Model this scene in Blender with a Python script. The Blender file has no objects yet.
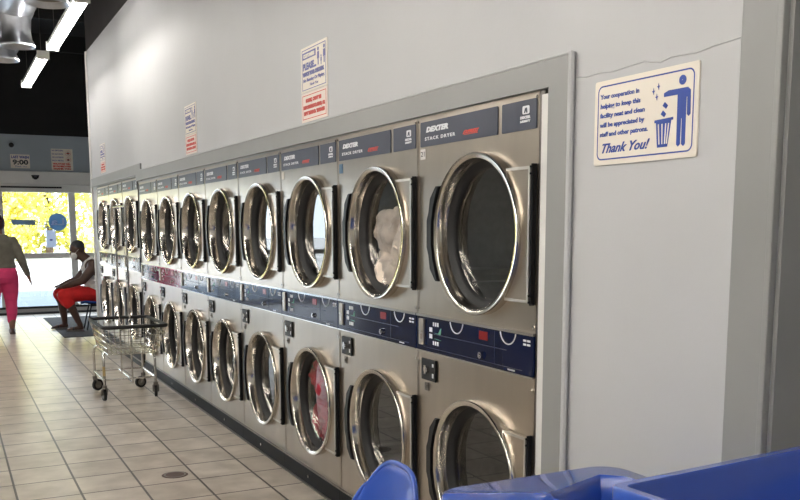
import bpy, bmesh, math, random
from mathutils import Vector, Matrix
random.seed(7)
S = bpy.context.scene
col = S.collection
R = math.radians

# ------------------------------------------------------------ camera
cd = bpy.data.cameras.new('camera'); cam = bpy.data.objects.new('camera', cd); col.objects.link(cam)
S.camera = cam
yaw, pitch, roll = R(26.672), R(7.852), R(-0.142)
cd.sensor_width = 36.0; cd.lens = 898.06/800*36.0; cd.shift_y = 100.17/800.0
cd.clip_start = 0.05; cd.clip_end = 500
fw = Vector((math.sin(yaw)*math.cos(pitch), math.cos(yaw)*math.cos(pitch), -math.sin(pitch)))
rt = Vector((math.cos(yaw), -math.sin(yaw), 0)); up = rt.cross(fw)
r2 = rt*math.cos(roll)+up*math.sin(roll); u2 = -rt*math.sin(roll)+up*math.cos(roll)
m = Matrix((( r2.x, u2.x, -fw.x), (r2.y, u2.y, -fw.y), (r2.z, u2.z, -fw.z))).to_4x4()
m.translation = (-1.96, 0, 1.618)
cam.matrix_world = m

# ------------------------------------------------------------ world, sun, daylight portal, exposure
w = bpy.data.worlds.new('sky'); S.world = w; w.use_nodes = True
bgn = w.node_tree.nodes['Background']
bgn.inputs[0].default_value = (0.80, 0.90, 1.0, 1); bgn.inputs[1].default_value = 4.6
sl = bpy.data.lights.new('sun', 'SUN'); sl.energy = 12; sl.angle = R(0.6); sl.color = (1, .95, .85)
so = bpy.data.objects.new('sun', sl); col.objects.link(so)
so.rotation_euler = (R(52), 0, R(-12))       # shines from behind the building towards +y
def portal(x0, x1, z0, z1, y):
    l = bpy.data.lights.new('portal', 'AREA'); l.shape = 'RECTANGLE'; l.size = x1-x0; l.size_y = z1-z0
    l.cycles.is_portal = True
    o = bpy.data.objects.new('window_portal', l); col.objects.link(o)
    o.location = ((x0+x1)/2, y, (z0+z1)/2); o.rotation_euler = (R(-90), 0, 0)
portal(-7.6, 2.6, .1, 2.3, 18.4)
S.view_settings.view_transform = 'Standard'; S.view_settings.look = 'None'
S.view_settings.gamma = 1.0; S.view_settings.use_curve_mapping = False
S.view_settings.exposure = 0.56
TUBE = 24.0

# ------------------------------------------------------------ materials
def mat(name, c, rough=.5, metal=0, spec=.5, emit=None, es=0, noise=None, bump=None, coat=0, aniso=0):
    """noise=(scale, amount[, (sx,sy,sz)]); bump=(scale, strength[, (sx,sy,sz)])"""
    M = bpy.data.materials.new(name); M.use_nodes = True
    n = M.node_tree.nodes; l = M.node_tree.links; b = n['Principled BSDF']
    b.inputs['Base Color'].default_value = (*c, 1); b.inputs['Roughness'].default_value = rough
    b.inputs['Metallic'].default_value = metal; b.inputs['Specular IOR Level'].default_value = spec
    b.inputs['Coat Weight'].default_value = coat
    if aniso: b.inputs['Anisotropic'].default_value = aniso
    if emit: b.inputs['Emission Color'].default_value = (*emit, 1); b.inputs['Emission Strength'].default_value = es
    def nz(spec_):
        tc = n.new('ShaderNodeTexCoord'); mp = n.new('ShaderNodeMapping')
        if len(spec_) > 2: mp.inputs['Scale'].default_value = spec_[2]
        t = n.new('ShaderNodeTexNoise'); t.inputs['Scale'].default_value = spec_[0]; t.inputs['Detail'].default_value = 5
        l.new(tc.outputs['Object'], mp.inputs[0]); l.new(mp.outputs[0], t.inputs[0]); return t
    if noise:
        t = nz(noise); r = n.new('ShaderNodeValToRGB'); a = noise[1]
        r.color_ramp.elements[0].position = .3; r.color_ramp.elements[1].position = .7
        r.color_ramp.elements[0].color = (*[max(0, x*(1-a)) for x in c], 1)
        r.color_ramp.elements[1].color = (*[min(1, x*(1+a)) for x in c], 1)
        l.new(t.outputs[0], r.inputs[0]); l.new(r.outputs[0], b.inputs['Base Color'])
    if bump:
        t = nz(bump); bp = n.new('ShaderNodeBump'); bp.inputs['Strength'].default_value = bump[1]
        bp.inputs['Distance'].default_value = .004
        l.new(t.outputs[0], bp.inputs['Height']); l.new(bp.outputs[0], b.inputs['Normal'])
    return M
M = {}
M['wall'] = mat('painted_wall', (.50, .505, .51), .55, noise=(1.3, .03), bump=(60, .12))
M['tan_wall'] = mat('tan_wall_paint', (.42, .41, .37), .6, noise=(1.3, .05))
M['trim'] = mat('grey_trim_paint', (.285, .288, .278), .4, noise=(2, .05))
M['bluegrey'] = mat('bluegrey_paint', (.34, .39, .43), .5, noise=(2, .04))
M['white_paint'] = mat('white_paint', (.7, .69, .66), .45, noise=(3, .05))
M['black_paint'] = mat('black_ceiling_paint', (.012, .011, .011), .8, noise=(3, .2))
M['brown_paint'] = mat('dark_brown_paint', (.035, .029, .027), .7, noise=(2, .2))
M['steel'] = mat('stainless_steel', (.50, .445, .375), .28, 1, noise=(6, .06, (1, 1, .2)), bump=(90, .06, (1, 1, .02)))
M['steel_dark'] = mat('cabinet_side_steel', (.25, .23, .21), .4, 1, noise=(5, .1))
M['polish'] = mat('polished_steel', (.66, .62, .56), .16, 1, noise=(4, .05))
M['chrome'] = mat('chrome', (.7, .69, .67), .12, 1, noise=(8, .04))
M['alu'] = mat('brushed_aluminium', (.72, .70, .66), .42, 1, noise=(6, .06))
M['galv'] = mat('galvanised_duct', (.58, .60, .64), .3, 1, noise=(7, .14), bump=(12, .3))
M['plate'] = mat('slate_name_plate', (.045, .052, .078), .35, noise=(8, .1))
M['navy'] = mat('navy_control_panel', (.004, .008, .034), .08, spec=.22, noise=(3, .2))
M['maroon'] = mat('maroon_control_panel', (.17, .008, .035), .10, spec=.3, noise=(3, .1))
M['black'] = mat('black_plastic', (.008, .008, .009), .4, spec=.3, noise=(9, .2))
M['rubber'] = mat('black_rubber', (.012, .012, .012), .6, noise=(9, .2))
M['drum'] = mat('drum_interior', (.045, .044, .043), .5, .5, noise=(30, .3))  # metal drum coloured dark grey, the unlit inside's shade put into the base
M['kick'] = mat('slate_kick_plate', (.012, .013, .015), .5, spec=.12, noise=(5, .2))
M['blue'] = mat('blue_fibreglass', (.028, .085, .42), .22, noise=(3, .06), coat=.6)
M['ink_w'] = mat('white_lettering', (.75, .76, .78), .5, noise=(9, .03))
M['ink_b'] = mat('blue_ink', (.03, .07, .33), .5, noise=(9, .03))
M['ink_p'] = mat('violet_blue_ink', (.14, .15, .36), .5, noise=(9, .03))
M['ink_r'] = mat('red_ink', (.62, .07, .05), .5, noise=(9, .03))
M['ink_g'] = mat('green_sticker', (.12, .33, .22), .5, noise=(9, .03))
M['ink_k'] = mat('black_ink', (.03, .03, .035), .5, noise=(9, .03))
M['cream'] = mat('cream_sign_board', (.80, .74, .64), .4, noise=(5, .02))
M['pink_board'] = mat('pale_sign_board', (.80, .70, .63), .4, noise=(5, .02))
M['display'] = mat('red_display', (.10, .006, .006), .2, noise=(9, .1), emit=(.6, .02, .02), es=.12)
M['tube'] = mat('fluorescent_tube', (.9, .9, .9), .5, emit=(1, .955, .90), es=TUBE, noise=(2, .01))
M['mat'] = mat('black_floor_mat', (.022, .022, .024), .9, noise=(60, .5), bump=(200, .5))
M['skin'] = mat('dark_skin', (.085, .042, .028), .5, noise=(14, .12))
M['skin2'] = mat('tan_skin', (.25, .12, .08), .5, noise=(14, .1))
M['hair'] = mat('reddish_dark_hair', (.035, .008, .010), .6, noise=(40, .5), bump=(80, .6))
M['white_cloth'] = mat('white_cotton', (.72, .70, .68), .85, noise=(12, .06), bump=(20, .5))
M['olive'] = mat('olive_grey_cotton', (.17, .16, .125), .9, noise=(14, .15), bump=(20, .5))
M['pink'] = mat('pink_cotton', (.68, .045, .16), .8, noise=(10, .12), bump=(16, .5))
M['red'] = mat('red_cotton', (.62, .012, .012), .8, noise=(10, .12), bump=(16, .5))
M['redlaun'] = mat('red_laundry', (.40, .012, .03), .8, noise=(9, .4), bump=(16, .6))
M['beige_laun'] = mat('white_laundry', (.75, .62, .52), .8, noise=(9, .4), bump=(16, .6))
M['shoe'] = mat('brown_shoe_leather', (.10, .06, .05), .5, noise=(14, .2))
M['sandal'] = mat('grey_sandal', (.16, .15, .14), .6, noise=(14, .2))
M['leaf_y'] = mat('yellow_leaves', (.78, .64, .10), .6, noise=(2.5, .45))
M['leaf_g'] = mat('yellow_green_leaves', (.66, .62, .10), .6, noise=(2.5, .45))
M['bark'] = mat('bark', (.16, .11, .08), .9, noise=(12, .3), bump=(12, .8))
M['pave'] = mat('shaded_concrete_pavement', (.105, .135, .17), .8, noise=(3, .08), bump=(40, .2))  # concrete tinted dark blue: the building's shade is put into its colour
M['asphalt'] = mat('pale_asphalt', (.42, .42, .42), .85, noise=(.6, .1), bump=(50, .2))
M['washer'] = mat('washer_steel', (.45, .42, .37), .3, 1, noise=(5, .06))
M['basket'] = mat('tan_basket_plastic', (.45, .33, .14), .5, noise=(8, .1))
def decal(name, c, k=.5):
    D = mat(name, c, .5, noise=(6, .04)); n = D.node_tree.nodes; l = D.node_tree.links
    t = n.new('ShaderNodeBsdfTranslucent'); t.inputs[0].default_value = (*c, 1); mx = n.new('ShaderNodeMixShader'); mx.inputs[0].default_value = k
    l.new(n['Principled BSDF'].outputs[0], mx.inputs[1]); l.new(t.outputs[0], mx.inputs[2]); l.new(mx.outputs[0], n['Material Output'].inputs[0]); return D
M['blue_decal'] = decal('blue_window_decal', (.22, .36, .50))
M['teal_decal'] = decal('grey_window_decal', (.22, .30, .38))
M['paper'] = decal('paper', (.62, .66, .74))

def glassmat(name, tint, rough=.02, ior=1.45):
    G = bpy.data.materials.new(name); G.use_nodes = True; n = G.node_tree.nodes; l = G.node_tree.links
    n.remove(n['Principled BSDF']); o = n['Material Output']
    t = n.new('ShaderNodeBsdfTransparent'); t.inputs[0].default_value = (*tint, 1)
    g = n.new('ShaderNodeBsdfGlossy'); g.inputs['Roughness'].default_value = rough
    lw = n.new('ShaderNodeLayerWeight'); lw.inputs['Blend'].default_value = .5
    pw = n.new('ShaderNodeMath'); pw.operation = 'POWER'; pw.inputs[1].default_value = 4.0; l.new(lw.outputs['Facing'], pw.inputs[0])
    f = n.new('ShaderNodeMath'); f.operation = 'MULTIPLY_ADD'; f.inputs[1].default_value = 1-ior; f.inputs[2].default_value = ior; l.new(pw.outputs[0], f.inputs[0])
    mx = n.new('ShaderNodeMixShader'); l.new(f.outputs[0], mx.inputs[0]); l.new(t.outputs[0], mx.inputs[1])
    l.new(g.outputs[0], mx.inputs[2]); l.new(mx.outputs[0], o.inputs[0]); return G
M['door_glass'] = glassmat('tinted_door_glass', (.78, .78, .78), .02, .10)
M['win_glass'] = glassmat('window_glass', (.95, .96, .97), .01, .05)

# tile floor: grid of square ceramic tiles with dark grout
def floor_mat():
    F = bpy.data.materials.new('ceramic_tile_floor'); F.use_nodes = True; n = F.node_tree.nodes; l = F.node_tree.links
    b = n['Principled BSDF']; tc = n.new('ShaderNodeTexCoord'); mp = n.new('ShaderNodeMapping')
    mp.inputs['Location'].default_value = (.590+.3605*40, -5.635+.388*40, 0)
    l.new(tc.outputs['Object'], mp.inputs[0])
    br = n.new('ShaderNodeTexBrick'); br.offset = 0; br.squash = 1
    br.inputs['Scale'].default_value = 1; br.inputs['Brick Width'].default_value = .3605
    br.inputs['Row Height'].default_value = .388; br.inputs['Mortar Size'].default_value = .0072
    br.inputs['Mortar Smooth'].default_value = .1; br.inputs['Bias'].default_value = -.1
    br.inputs['Color1'].default_value = (.60, .54, .465, 1); br.inputs['Color2'].default_value = (.49, .435, .37, 1)
    br.inputs['Mortar'].default_value = (.045, .037, .03, 1)
    l.new(mp.outputs[0], br.inputs[0])
    nz = n.new('ShaderNodeTexNoise'); nz.inputs['Scale'].default_value = 5; nz.inputs['Detail'].default_value = 8
    l.new(tc.outputs['Object'], nz.inputs[0])
    rp = n.new('ShaderNodeValToRGB'); rp.color_ramp.elements[0].position = .3; rp.color_ramp.elements[1].position = .7
    rp.color_ramp.elements[0].color = (.72, .70, .68, 1); rp.color_ramp.elements[1].color = (1.08, 1.08, 1.08, 1)
    l.new(nz.outputs[0], rp.inputs[0])
    mx = n.new('ShaderNodeMix'); mx.data_type = 'RGBA'; mx.blend_type = 'MULTIPLY'; mx.inputs[0].default_value = 1
    l.new(br.outputs['Color'], mx.inputs[6]); l.new(rp.outputs[0], mx.inputs[7]); l.new(mx.outputs[2], b.inputs['Base Color'])
    b.inputs['Roughness'].default_value = .3
    bp = n.new('ShaderNodeBump'); bp.invert = True; bp.inputs['Strength'].default_value = .6; bp.inputs['Distance'].default_value = .003
    l.new(br.outputs['Fac'], bp.inputs['Height']); l.new(bp.outputs[0], b.inputs['Normal'])
    return F
M['floor'] = floor_mat()

# ------------------------------------------------------------ mesh helpers
class MB:
    def __init__(s): s.bm = bmesh.new()
    def box(s, x0, x1, y0, y1, z0, z1, bev=0, seg=2):
        r = bmesh.ops.create_cube(s.bm, size=1)
        vs = r['verts']
        for v in vs: v.co = Vector(((x0+x1)/2+v.co.x*(x1-x0), (y0+y1)/2+v.co.y*(y1-y0), (z0+z1)/2+v.co.z*(z1-z0)))
        if bev:
            es = list({e for v in vs for e in v.link_edges})
            bmesh.ops.bevel(s.bm, geom=es, offset=bev, segments=seg, affect='EDGES', profile=.5)
        return s
    def cyl(s, p0, p1, r0, r1=None, n=16, cap=True):
        p0 = Vector(p0); p1 = Vector(p1); d = p1-p0; r1 = r0 if r1 is None else r1
        q = d.to_track_quat('Z', 'Y').to_matrix(); rings = []
        for p, r in ((p0, r0), (p1, r1)):
            rings.append([s.bm.verts.new(p+q@Vector((r*math.cos(2*math.pi*i/n), r*math.sin(2*math.pi*i/n), 0))) for i in range(n)])
        for i in range(n): s.bm.faces.new((rings[0][i], rings[0][(i+1) % n], rings[1][(i+1) % n], rings[1][i]))
        if cap: s.bm.faces.new(rings[0][::-1]); s.bm.faces.new(rings[1])
        return s
    def tube(s, pts, r, n=8, closed=False):
        pts = [Vector(p) for p in pts]; N = len(pts); rings = []; prev = None
        for i, p in enumerate(pts):
            if closed: t = (pts[(i+1) % N]-pts[i-1])
            else: t = (pts[min(i+1, N-1)]-pts[max(i-1, 0)])
            t.normalize()
            if prev is None: a = t.orthogonal().normalized()
            else: a = (prev-t*prev.dot(t)).normalized()
            prev = a; b_ = t.cross(a)
            rr = r[i] if isinstance(r, (list, tuple)) else r
            rings.append([s.bm.verts.new(p+(a*math.cos(2*math.pi*k/n)+b_*math.sin(2*math.pi*k/n))*rr) for k in range(n)])
        for i in range(N if closed else N-1):
            A, B_ = rings[i], rings[(i+1) % N]
            for k in range(n): s.bm.faces.new((A[k], A[(k+1) % n], B_[(k+1) % n], B_[k]))
        if not closed: s.bm.faces.new(rings[0][::-1]); s.bm.faces.new(rings[-1])
        return s
    def lathe(s, prof, c, axis='x', n=64, caps=(False, False)):
        """prof: list of (radius, position along axis)"""
        rings = []
        for r, h in prof:
            ring = []
            for i in range(n):
                a = 2*math.pi*i/n; u, v = r*math.cos(a), r*math.sin(a)
                o = {'x': (h, u, v), 'y': (u, h, v), 'z': (u, v, h)}[axis]
                ring.append(s.bm.verts.new(Vector(c)+Vector(o)))
            rings.append(ring)
        for A, B_ in zip(rings, rings[1:]):
            for k in range(n): s.bm.faces.new((A[k], A[(k+1) % n], B_[(k+1) % n], B_[k]))
        if caps[0]: s.bm.faces.new(rings[0][::-1])
        if caps[1]: s.bm.faces.new(rings[-1])
        return s
    def prism(s, poly, f0, f1, axis='x', bev=0):
        """poly in the two other axes (y,z) for x, (x,z) for y, (x,y) for z"""
        def P(u, v, h): return {'x': (h, u, v), 'y': (u, h, v), 'z': (u, v, h)}[axis]
        a = [s.bm.verts.new(P(u, v, f0)) for u, v in poly]; b_ = [s.bm.verts.new(P(u, v, f1)) for u, v in poly]
        n = len(poly); fs = [s.bm.faces.new(a[::-1]), s.bm.faces.new(b_)]
        for i in range(n): fs.append(s.bm.faces.new((a[i], a[(i+1) % n], b_[(i+1) % n], b_[i])))
        if bev:
            es = list({e for f in fs[:2] for e in f.edges})
            bmesh.ops.bevel(s.bm, geom=es, offset=bev, segments=2, affect='EDGES')
        return s
    def sphere(s, c, r, sx=1, sy=1, sz=1, u=16, v=10):
        q = bmesh.ops.create_uvsphere(s.bm, u_segments=u, v_segments=v, radius=r)
        for x in q['verts']: x.co = Vector(c)+Vector((x.co.x*sx, x.co.y*sy, x.co.z*sz))
        return s
    def build(s, name, m, parent=None, smooth=False, loc=None):
        bmesh.ops.recalc_face_normals(s.bm, faces=s.bm.faces)
        me = bpy.data.meshes.new(name); s.bm.to_mesh(me); s.bm.free()
        if smooth:
            for p in me.polygons: p.use_smooth = True
            if smooth == 'auto': me.set_sharp_from_angle(angle=R(38))
        me.materials.append(M[m] if isinstance(m, str) else m)
        o = bpy.data.objects.new(name, me); col.objects.link(o)
        if parent: o.parent = parent
        if loc: o.location = loc
        return o
def tag(o, label=None, cat=None, group=None, kind=None):
    if label: o['label'] = label
    if cat: o['category'] = cat
    if group: o['group'] = group
    if kind: o['kind'] = kind
    return o
def empty(name, loc=(0, 0, 0), rz=0):
    o = bpy.data.objects.new(name, None); col.objects.link(o); o.empty_display_size = .1
    o.location = loc; o.rotation_euler = (0, 0, rz); return o
def kids(o): return [c for c in bpy.data.objects if c.parent == o]
def copy_tree(o, parent=None):
    c = o.copy(); col.objects.link(c); c.parent = parent
    for ch in kids(o): copy_tree(ch, c)
    return c
def struct(name, mb, m): return tag(mb.build(name, m), kind='structure')
BASIS = {'-x': ((0, -1, 0), (0, 0, 1), (-1, 0, 0)), '-y': ((1, 0, 0), (0, 0, 1), (0, -1, 0)), '+y': ((-1, 0, 0), (0, 0, 1), (0, 1, 0))}
def lettering(name, s, size, pos, face, m, parent, width=None, shear=0, bold=0, depth=.0006, align='LEFT', sp=1):
    c = bpy.data.curves.new('t', 'FONT'); c.body = s; c.size = size*1.4; c.extrude = depth; c.shear = shear
    c.offset = bold; c.align_x = align; c.resolution_u = 2; c.space_character = sp
    to = bpy.data.objects.new('t', c); col.objects.link(to); bpy.context.view_layer.update()
    me = bpy.data.meshes.new_from_object(to.evaluated_get(bpy.context.evaluated_depsgraph_get()))
    bpy.data.objects.remove(to); bpy.data.curves.remove(c)
    xs = [v.co.x for v in me.vertices]; k = 1
    if width and xs: k = width/(max(xs)-min(xs))
    X, Y, Z = (Vector(a) for a in BASIS[face])
    for v in me.vertices: v.co = Vector(pos)+X*(v.co.x*k)+Y*v.co.y+Z*v.co.z
    me.materials.append(M[m]); me.name = name
    o = bpy.data.objects.new(name, me); col.objects.link(o); o.parent = parent
    return o
def rrect(u0, u1, v0, v1, r, n=6):
    P = []
    for cx, cy, a in ((u1-r, v1-r, 0), (u0+r, v1-r, 90), (u0+r, v0+r, 180), (u1-r, v0+r, 270)):
        for i in range(n+1):
            t = R(a+90*i/n); P.append((cx+r*math.cos(t), cy+r*math.sin(t)))
    return P

# ============================================================ STRUCTURE
XL, YN, YF, ZC = -6.2, -3.2, 18.2, 5.0
struct('floor', MB().box(XL-.2, 3.2, YN-.2, YF+.05, -.12, 0), 'floor')
struct('ceiling', MB().box(XL-.2, 3.2, YN-.2, YF+.25, ZC, ZC+.15), 'black_paint')
def wall_right():
    b = MB(); T = .14
    b.box(0, T, 1.68, 2.70, 0, 4.09)                # solid stretch carrying the courtesy sign
    b.box(0, T, 2.70, 10.40, 2.105, 4.09)           # over the first bank of dryers
    b.box(0, T, 10.40, 13.45, 2.175, 4.09)
    b.box(0, 1.3, 13.45, 13.85, 0, 4.09)            # end pier
    b.box(0, T, YN, -.3, 0, 4.09)
    b.box(0, T, -.3, 1.68, 2.9, 4.09)
    return b
struct('wall_right', wall_right(), 'wall')
struct('wall_right_upper', MB().box(0, 1.3, YN, 13.85, 4.09, ZC), 'brown_paint')
struct('wall_service_back', MB().box(1.3, 1.4, YN, 13.85, 0, 4.09), 'wall')
struct('wall_left', MB().box(XL-.15, XL, YN, YF, 0, ZC), 'tan_wall')
struct('wall_near', MB().box(XL-.15, 1.3, YN-.15, YN, 0, ZC), 'wall')
struct('wall_alcove', MB().box(3.0, 3.15, 13.85, YF, 0, ZC), 'bluegrey')
struct('wall_alcove_side', MB().box(1.3, 3.15, 13.7, 13.85, 0, ZC), 'bluegrey')
# front wall with glass doors (far end)
struct('wall_front', MB().box(XL, 3.0, YF, YF+.18, 2.64, 3.305), 'bluegrey')
struct('wall_front_upper', MB().box(XL, 3.0, YF, YF+.18, 3.305, ZC), 'black_paint')
struct('trim_1', MB().box(-3.2, 3.0, YF-.10, YF+.12, 2.40, 2.64, .012).box(-3.2, 3.0, YF-.06, YF+.12, 2.262, 2.40, .008), 'white_paint')
struct('trim_2', MB().box(-1.0, .05, YF-.125, YF-.101, 2.335, 2.365), 'black')
struct('wall_front_left', MB().box(XL, -3.2, YF, YF+.18, 2.30, 2.64), 'bluegrey')
fr = MB()
xs = [-6.1, -4.6, -3.15, -2.1, -1.03, .23, 1.5, 2.94]
for x in xs: fr.box(x-.06, x+.06, YF+.0, YF+.09, 0, 2.30, .006)
fr.box(XL, 3.0, YF+.02, YF+.08, 1.035, 1.135, .005)
fr.box(XL, 3.0, YF+.01, YF+.085, 0, .10, .005)
struct('window_1', fr, 'white_paint')
struct('trim_3', MB().box(-3.2, 3.0, YF-.14, YF-.02, 0, .035, .006), 'rubber')
struct('trim_4', MB().box(-3.2, 3.0, YF-.03, YF+.008, .1, .14), 'rubber')
gl = MB()
for a, b_ in zip(xs, xs[1:]): gl.box(a+.06, b_-.06, YF+.045, YF+.055, .10, 1.035).box(a+.06, b_-.06, YF+.045, YF+.055, 1.135, 2.28)
struct('window_2', gl, 'win_glass')
# trims round the dryer openings
struct('trim_5', MB().prism([(2.566, 2.200), (10.16, 2.232), (10.16, 2.125), (2.691, 2.105)], -.018, .0), 'trim')
struct('trim_6', MB().prism([(2.566, 0), (2.691, 0), (2.691, 2.105), (2.566, 2.200)], -.018, .0), 'trim')
struct('trim_7', MB().box(-.018, .0, 10.16, 13.84, 2.19, 2.305).box(-.018, 0, 10.16, 10.42, 2.12, 2.19), 'trim')
struct('trim_8', MB().tube([(-.016, 2.562, 0), (-.016, 2.562, 2.204)], .012).tube([(-.016, 2.562, 2.204), (-.016, 10.16, 2.236)], .006), 'wall')
struct('trim_9', MB().box(-.014, .012, 2.6915, 2.733, 0, 2.085), 'white_paint')
struct('trim_15', MB().box(-.001, .03, 2.7335, 2.7625, 0, 2.103), 'steel_dark')
# door casing right of the sign
struct('trim_10', MB().box(-.022, 0, 1.69, 1.82, 0, 4.09, .004).box(-.026, 0, 1.68, 1.70, 0, 4.09, .004), 'trim')
struct('trim_11', MB().box(0, .141, 1.668, 1.6805, 0, 2.9), 'trim')
struct('trim_12', MB().box(-.02, 0, 13.80, 13.862, 0, 4.09, .004), 'white_paint')
struct('trim_13', MB().box(-.012, .95, 10.385, 13.45, 0, .062), 'kick')
# ridge where the wall lining was taped
rg = MB(); pts = [(2.555, 2.113), (2.50, 2.106), (2.43, 2.109), (2.37, 2.104), (2.30, 2.108), (2.22, 2.112), (2.15, 2.098), (2.10, 2.107), (2.0, 2.102), (1.93, 2.11), (1.83, 2.116)]
rg.tube([(-.0005, y, z+.008) for y, z in pts], .0028, 6)
struct('trim_14', rg, 'wall')
# ceiling beams
cb = MB()
for y in (3, 6, 9, 12, 15, 17.6): cb.box(XL, 3.0, y-.06, y+.06, 4.72, 5.0)
struct('ceiling_beams', cb, 'black_paint')
# wires that hold the lights hang in their builders

# outside ground
struct('ground_pavement', MB().box(-30, 30, YF+.05, 25.5, -.14, -.02), 'pave')
struct('ground_lot', MB().box(-120, 140, 25.5, 130, -.2, -.12), 'asphalt')

# ============================================================ DRYERS
RC, RR = -.07, .33            # ring centre (local y) and radius
ZU, ZL = 1.584, .562
def hole_panel(b, y0, y1, z0, z1, cy, cz, r, x, n=64):
    A = [2*math.pi*i/n for i in range(n)]
    for Y, Z in ((y0, z0), (y1, z0), (y0, z1), (y1, z1)): A.append(math.atan2(Z-cz, Y-cy) % (2*math.pi))
    A = sorted(set(A)); I = []; O = []
    for a in A:
        c, s_ = math.cos(a), math.sin(a)
        t = min([(y1-cy)/c if c > 1e-9 else 1e9, (y0-cy)/c if c < -1e-9 else 1e9, (z1-cz)/s_ if s_ > 1e-9 else 1e9, (z0-cz)/s_ if s_ < -1e-9 else 1e9])
        I.append(b.bm.verts.new((x, cy+r*c, cz+r*s_))); O.append(b.bm.verts.new((x, cy+t*c, cz+t*s_)))
    for i in range(len(A)):
        j = (i+1) % len(A); b.bm.faces.new((I[i], I[j], O[j], O[i]))
W = .95
def make_dryer():
    root = empty('stacked_dryer')
    h = W/2-.0025
    b = MB()
    hole_panel(b, -h, h, 1.216, 2.103, RC, ZU, .315, 0)
    hole_panel(b, -h, h, .118, 1.046, RC, ZL, .315, 0)
    b.box(.0005, .02, -h, h, 1.046, 1.216)
    for z0, z1 in ((0.118, 1.046), (1.216, 2.103)):     # folded edges of the front skins
        b.box(-.002, .0, -h, -h+.006, z0, z1); b.box(-.002, .0, h-.006, h, z0, z1)
        b.box(-.003, .0, -h, h, z1-.006, z1); b.box(-.003, .0, -h, h, z0, z0+.006)
    b.build('front_panel', 'steel', root, 'auto')
    b = MB()
    b.box(.002, 1.05, -h, -h+.004, .0, 2.10).box(.002, 1.05, h-.004, h, 0, 2.10).box(.002, 1.05, -h, h, 2.096, 2.10).box(1.045, 1.05, -h, h, 0, 2.1).box(.02, 1.0, -h, h, 1.1, 1.12)
    b.build('cabinet', 'steel_dark', root)
    for z in (1.24, 1.0, 2.085):
        for y in (-h+.012, h-.012): MB().cyl((0, y, z), (-.006, y, z), .006, n=8).build('screw', 'chrome', root)
    for cz in (ZU, ZL):
        d = MB().lathe([(.322, .0), (.331, -.002), (.331, -.036), (.329, -.041), (.327, -.0435), (.309, -.041), (.306, -.038), (.304, -.034), (.298, .012), (.296, .024)], (0, RC, cz))
        d = d.build('door', 'polish', root, 'auto')
        g = MB().lathe([(.300, .010), (.295, .016), (.276, .024), (.268, .036), (.266, .060), (.300, .075)], (0, RC, cz)).build('gasket', 'rubber', d, 'auto')
        MB().lathe([(.001, .040), (.269, .040)], (0, RC, cz), n=64).build('door_glass', 'door_glass', d)
        # hinge plate: follows the ring, then runs to the hinge
        za = .252; poly = []
        a0 = math.asin(za/.331)
        for i in range(13):
            a = math.pi+a0-2*a0*i/12; poly.append((RC+.331*math.cos(a), cz+.331*math.sin(a)))
        poly += [(-.454, cz+za), (-.454, cz-za)]
        # chamfered shoulder into the ring
        k = MB().prism(poly, -.001, -.024, bev=.003).build('hinge_plate', 'steel', d)
        e = MB()
        e.box(-.0275, -.023, -.454, RC-.225, cz+za-.010, cz+za+.001).box(-.0275, -.023, -.454, RC-.225, cz-za-.001, cz-za+.010).box(-.0275, -.023, -.454, -.443, cz-za, cz+za)
        e.build('plate_edge', 'alu', k)
        e = MB().box(-.024, -.001, -.464, -.4545, cz-.262, cz+.262, .003)
        for z in (-.25, -.225, .225, .25): e.cyl((-.018, -.460, cz+z), (-.030, -.460, cz+z), .0045, n=8)
        e.build('hinge', 'black', d)
        # pull handle on the far edge
        e = MB().prism([(RC+.262, cz-.205), (RC+.290, cz-.205), (RC+.338, cz-.155), (RC+.344, cz-.09), (RC+.368, cz-.06), (RC+.368, cz+.06), (RC+.344, cz+.09), (RC+.338, cz+.155), (RC+.290, cz+.205), (RC+.262, cz+.205), (RC+.312, cz+.12), (RC+.330, cz+.05), (RC+.330, cz-.05), (RC+.312, cz-.12)], -.034, -.054, bev=.004)
        e.box(-.036, 0, RC+.334, RC+.350, cz+.07, cz+.13).box(-.036, 0, RC+.334, RC+.350, cz-.13, cz-.07)
        e.build('door_handle', 'black', d)
        # drum behind
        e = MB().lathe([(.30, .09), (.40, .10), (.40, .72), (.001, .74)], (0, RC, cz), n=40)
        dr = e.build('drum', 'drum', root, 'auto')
        e = MB()
        for a in (90, 210, 330):
            t = R(a); e.cyl((.12, RC+.37*math.cos(t), cz+.37*math.sin(t)), (.70, RC+.37*math.cos(t), cz+.37*math.sin(t)), .035, n=8)
        e.build('drum_ribs', 'drum', dr, 'auto')
    # control panel between the doors
    cp = MB().box(-.010, .0, -h, h, 1.050, 1.212, .002).build('control_panel', 'navy', root)
    MB().box(-.013, 0, -h, h, 1.206, 1.217).box(-.013, 0, -h, h, 1.044, 1.050).build('panel_edging', 'chrome', cp)
    MB().box(-.0115, -.0095, -.29, .30, 1.132, 1.135).box(-.0115, -.0095, -.40, .40, 1.066, 1.068).box(-.0115, -.0095, -.205, -.203, 1.068, 1.2).build('panel_lines', 'plate', cp)
    cs = MB().box(-.020, -.008, .385, .435, 1.075, 1.196, .003)
    cs.build('coin_slot', 'steel', cp); MB().box(-.022, -.019, .402, .418, 1.10, 1.125).box(-.024, -.019, .395, .425, 1.135, 1.142).build('coin_opening', 'polish', cp)
    for z in (1.180, 1.094):
        for k_ in range(3): MB().box(-.0112, -.0098, .300-k_*.020, .312-k_*.020, z-.010, z+.008).build('panel_marking', 'ink_w', cp)
    for z in (1.152, 1.122): MB().box(-.0112, -.0098, .318, .345, z-.010, z+.010).build('panel_marking', 'ink_w', cp)
    for z in (1.185, 1.170):
        for y in (-.441, -.415): MB().box(-.0112, -.0098, y-.010, y+.010, z-.004, z+.004).build('panel_marking', 'ink_w', cp)
    MB().box(-.0112, -.0098, -.35, -.30, 1.056, 1.062).build('panel_marking', 'ink_w', cp)
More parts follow.
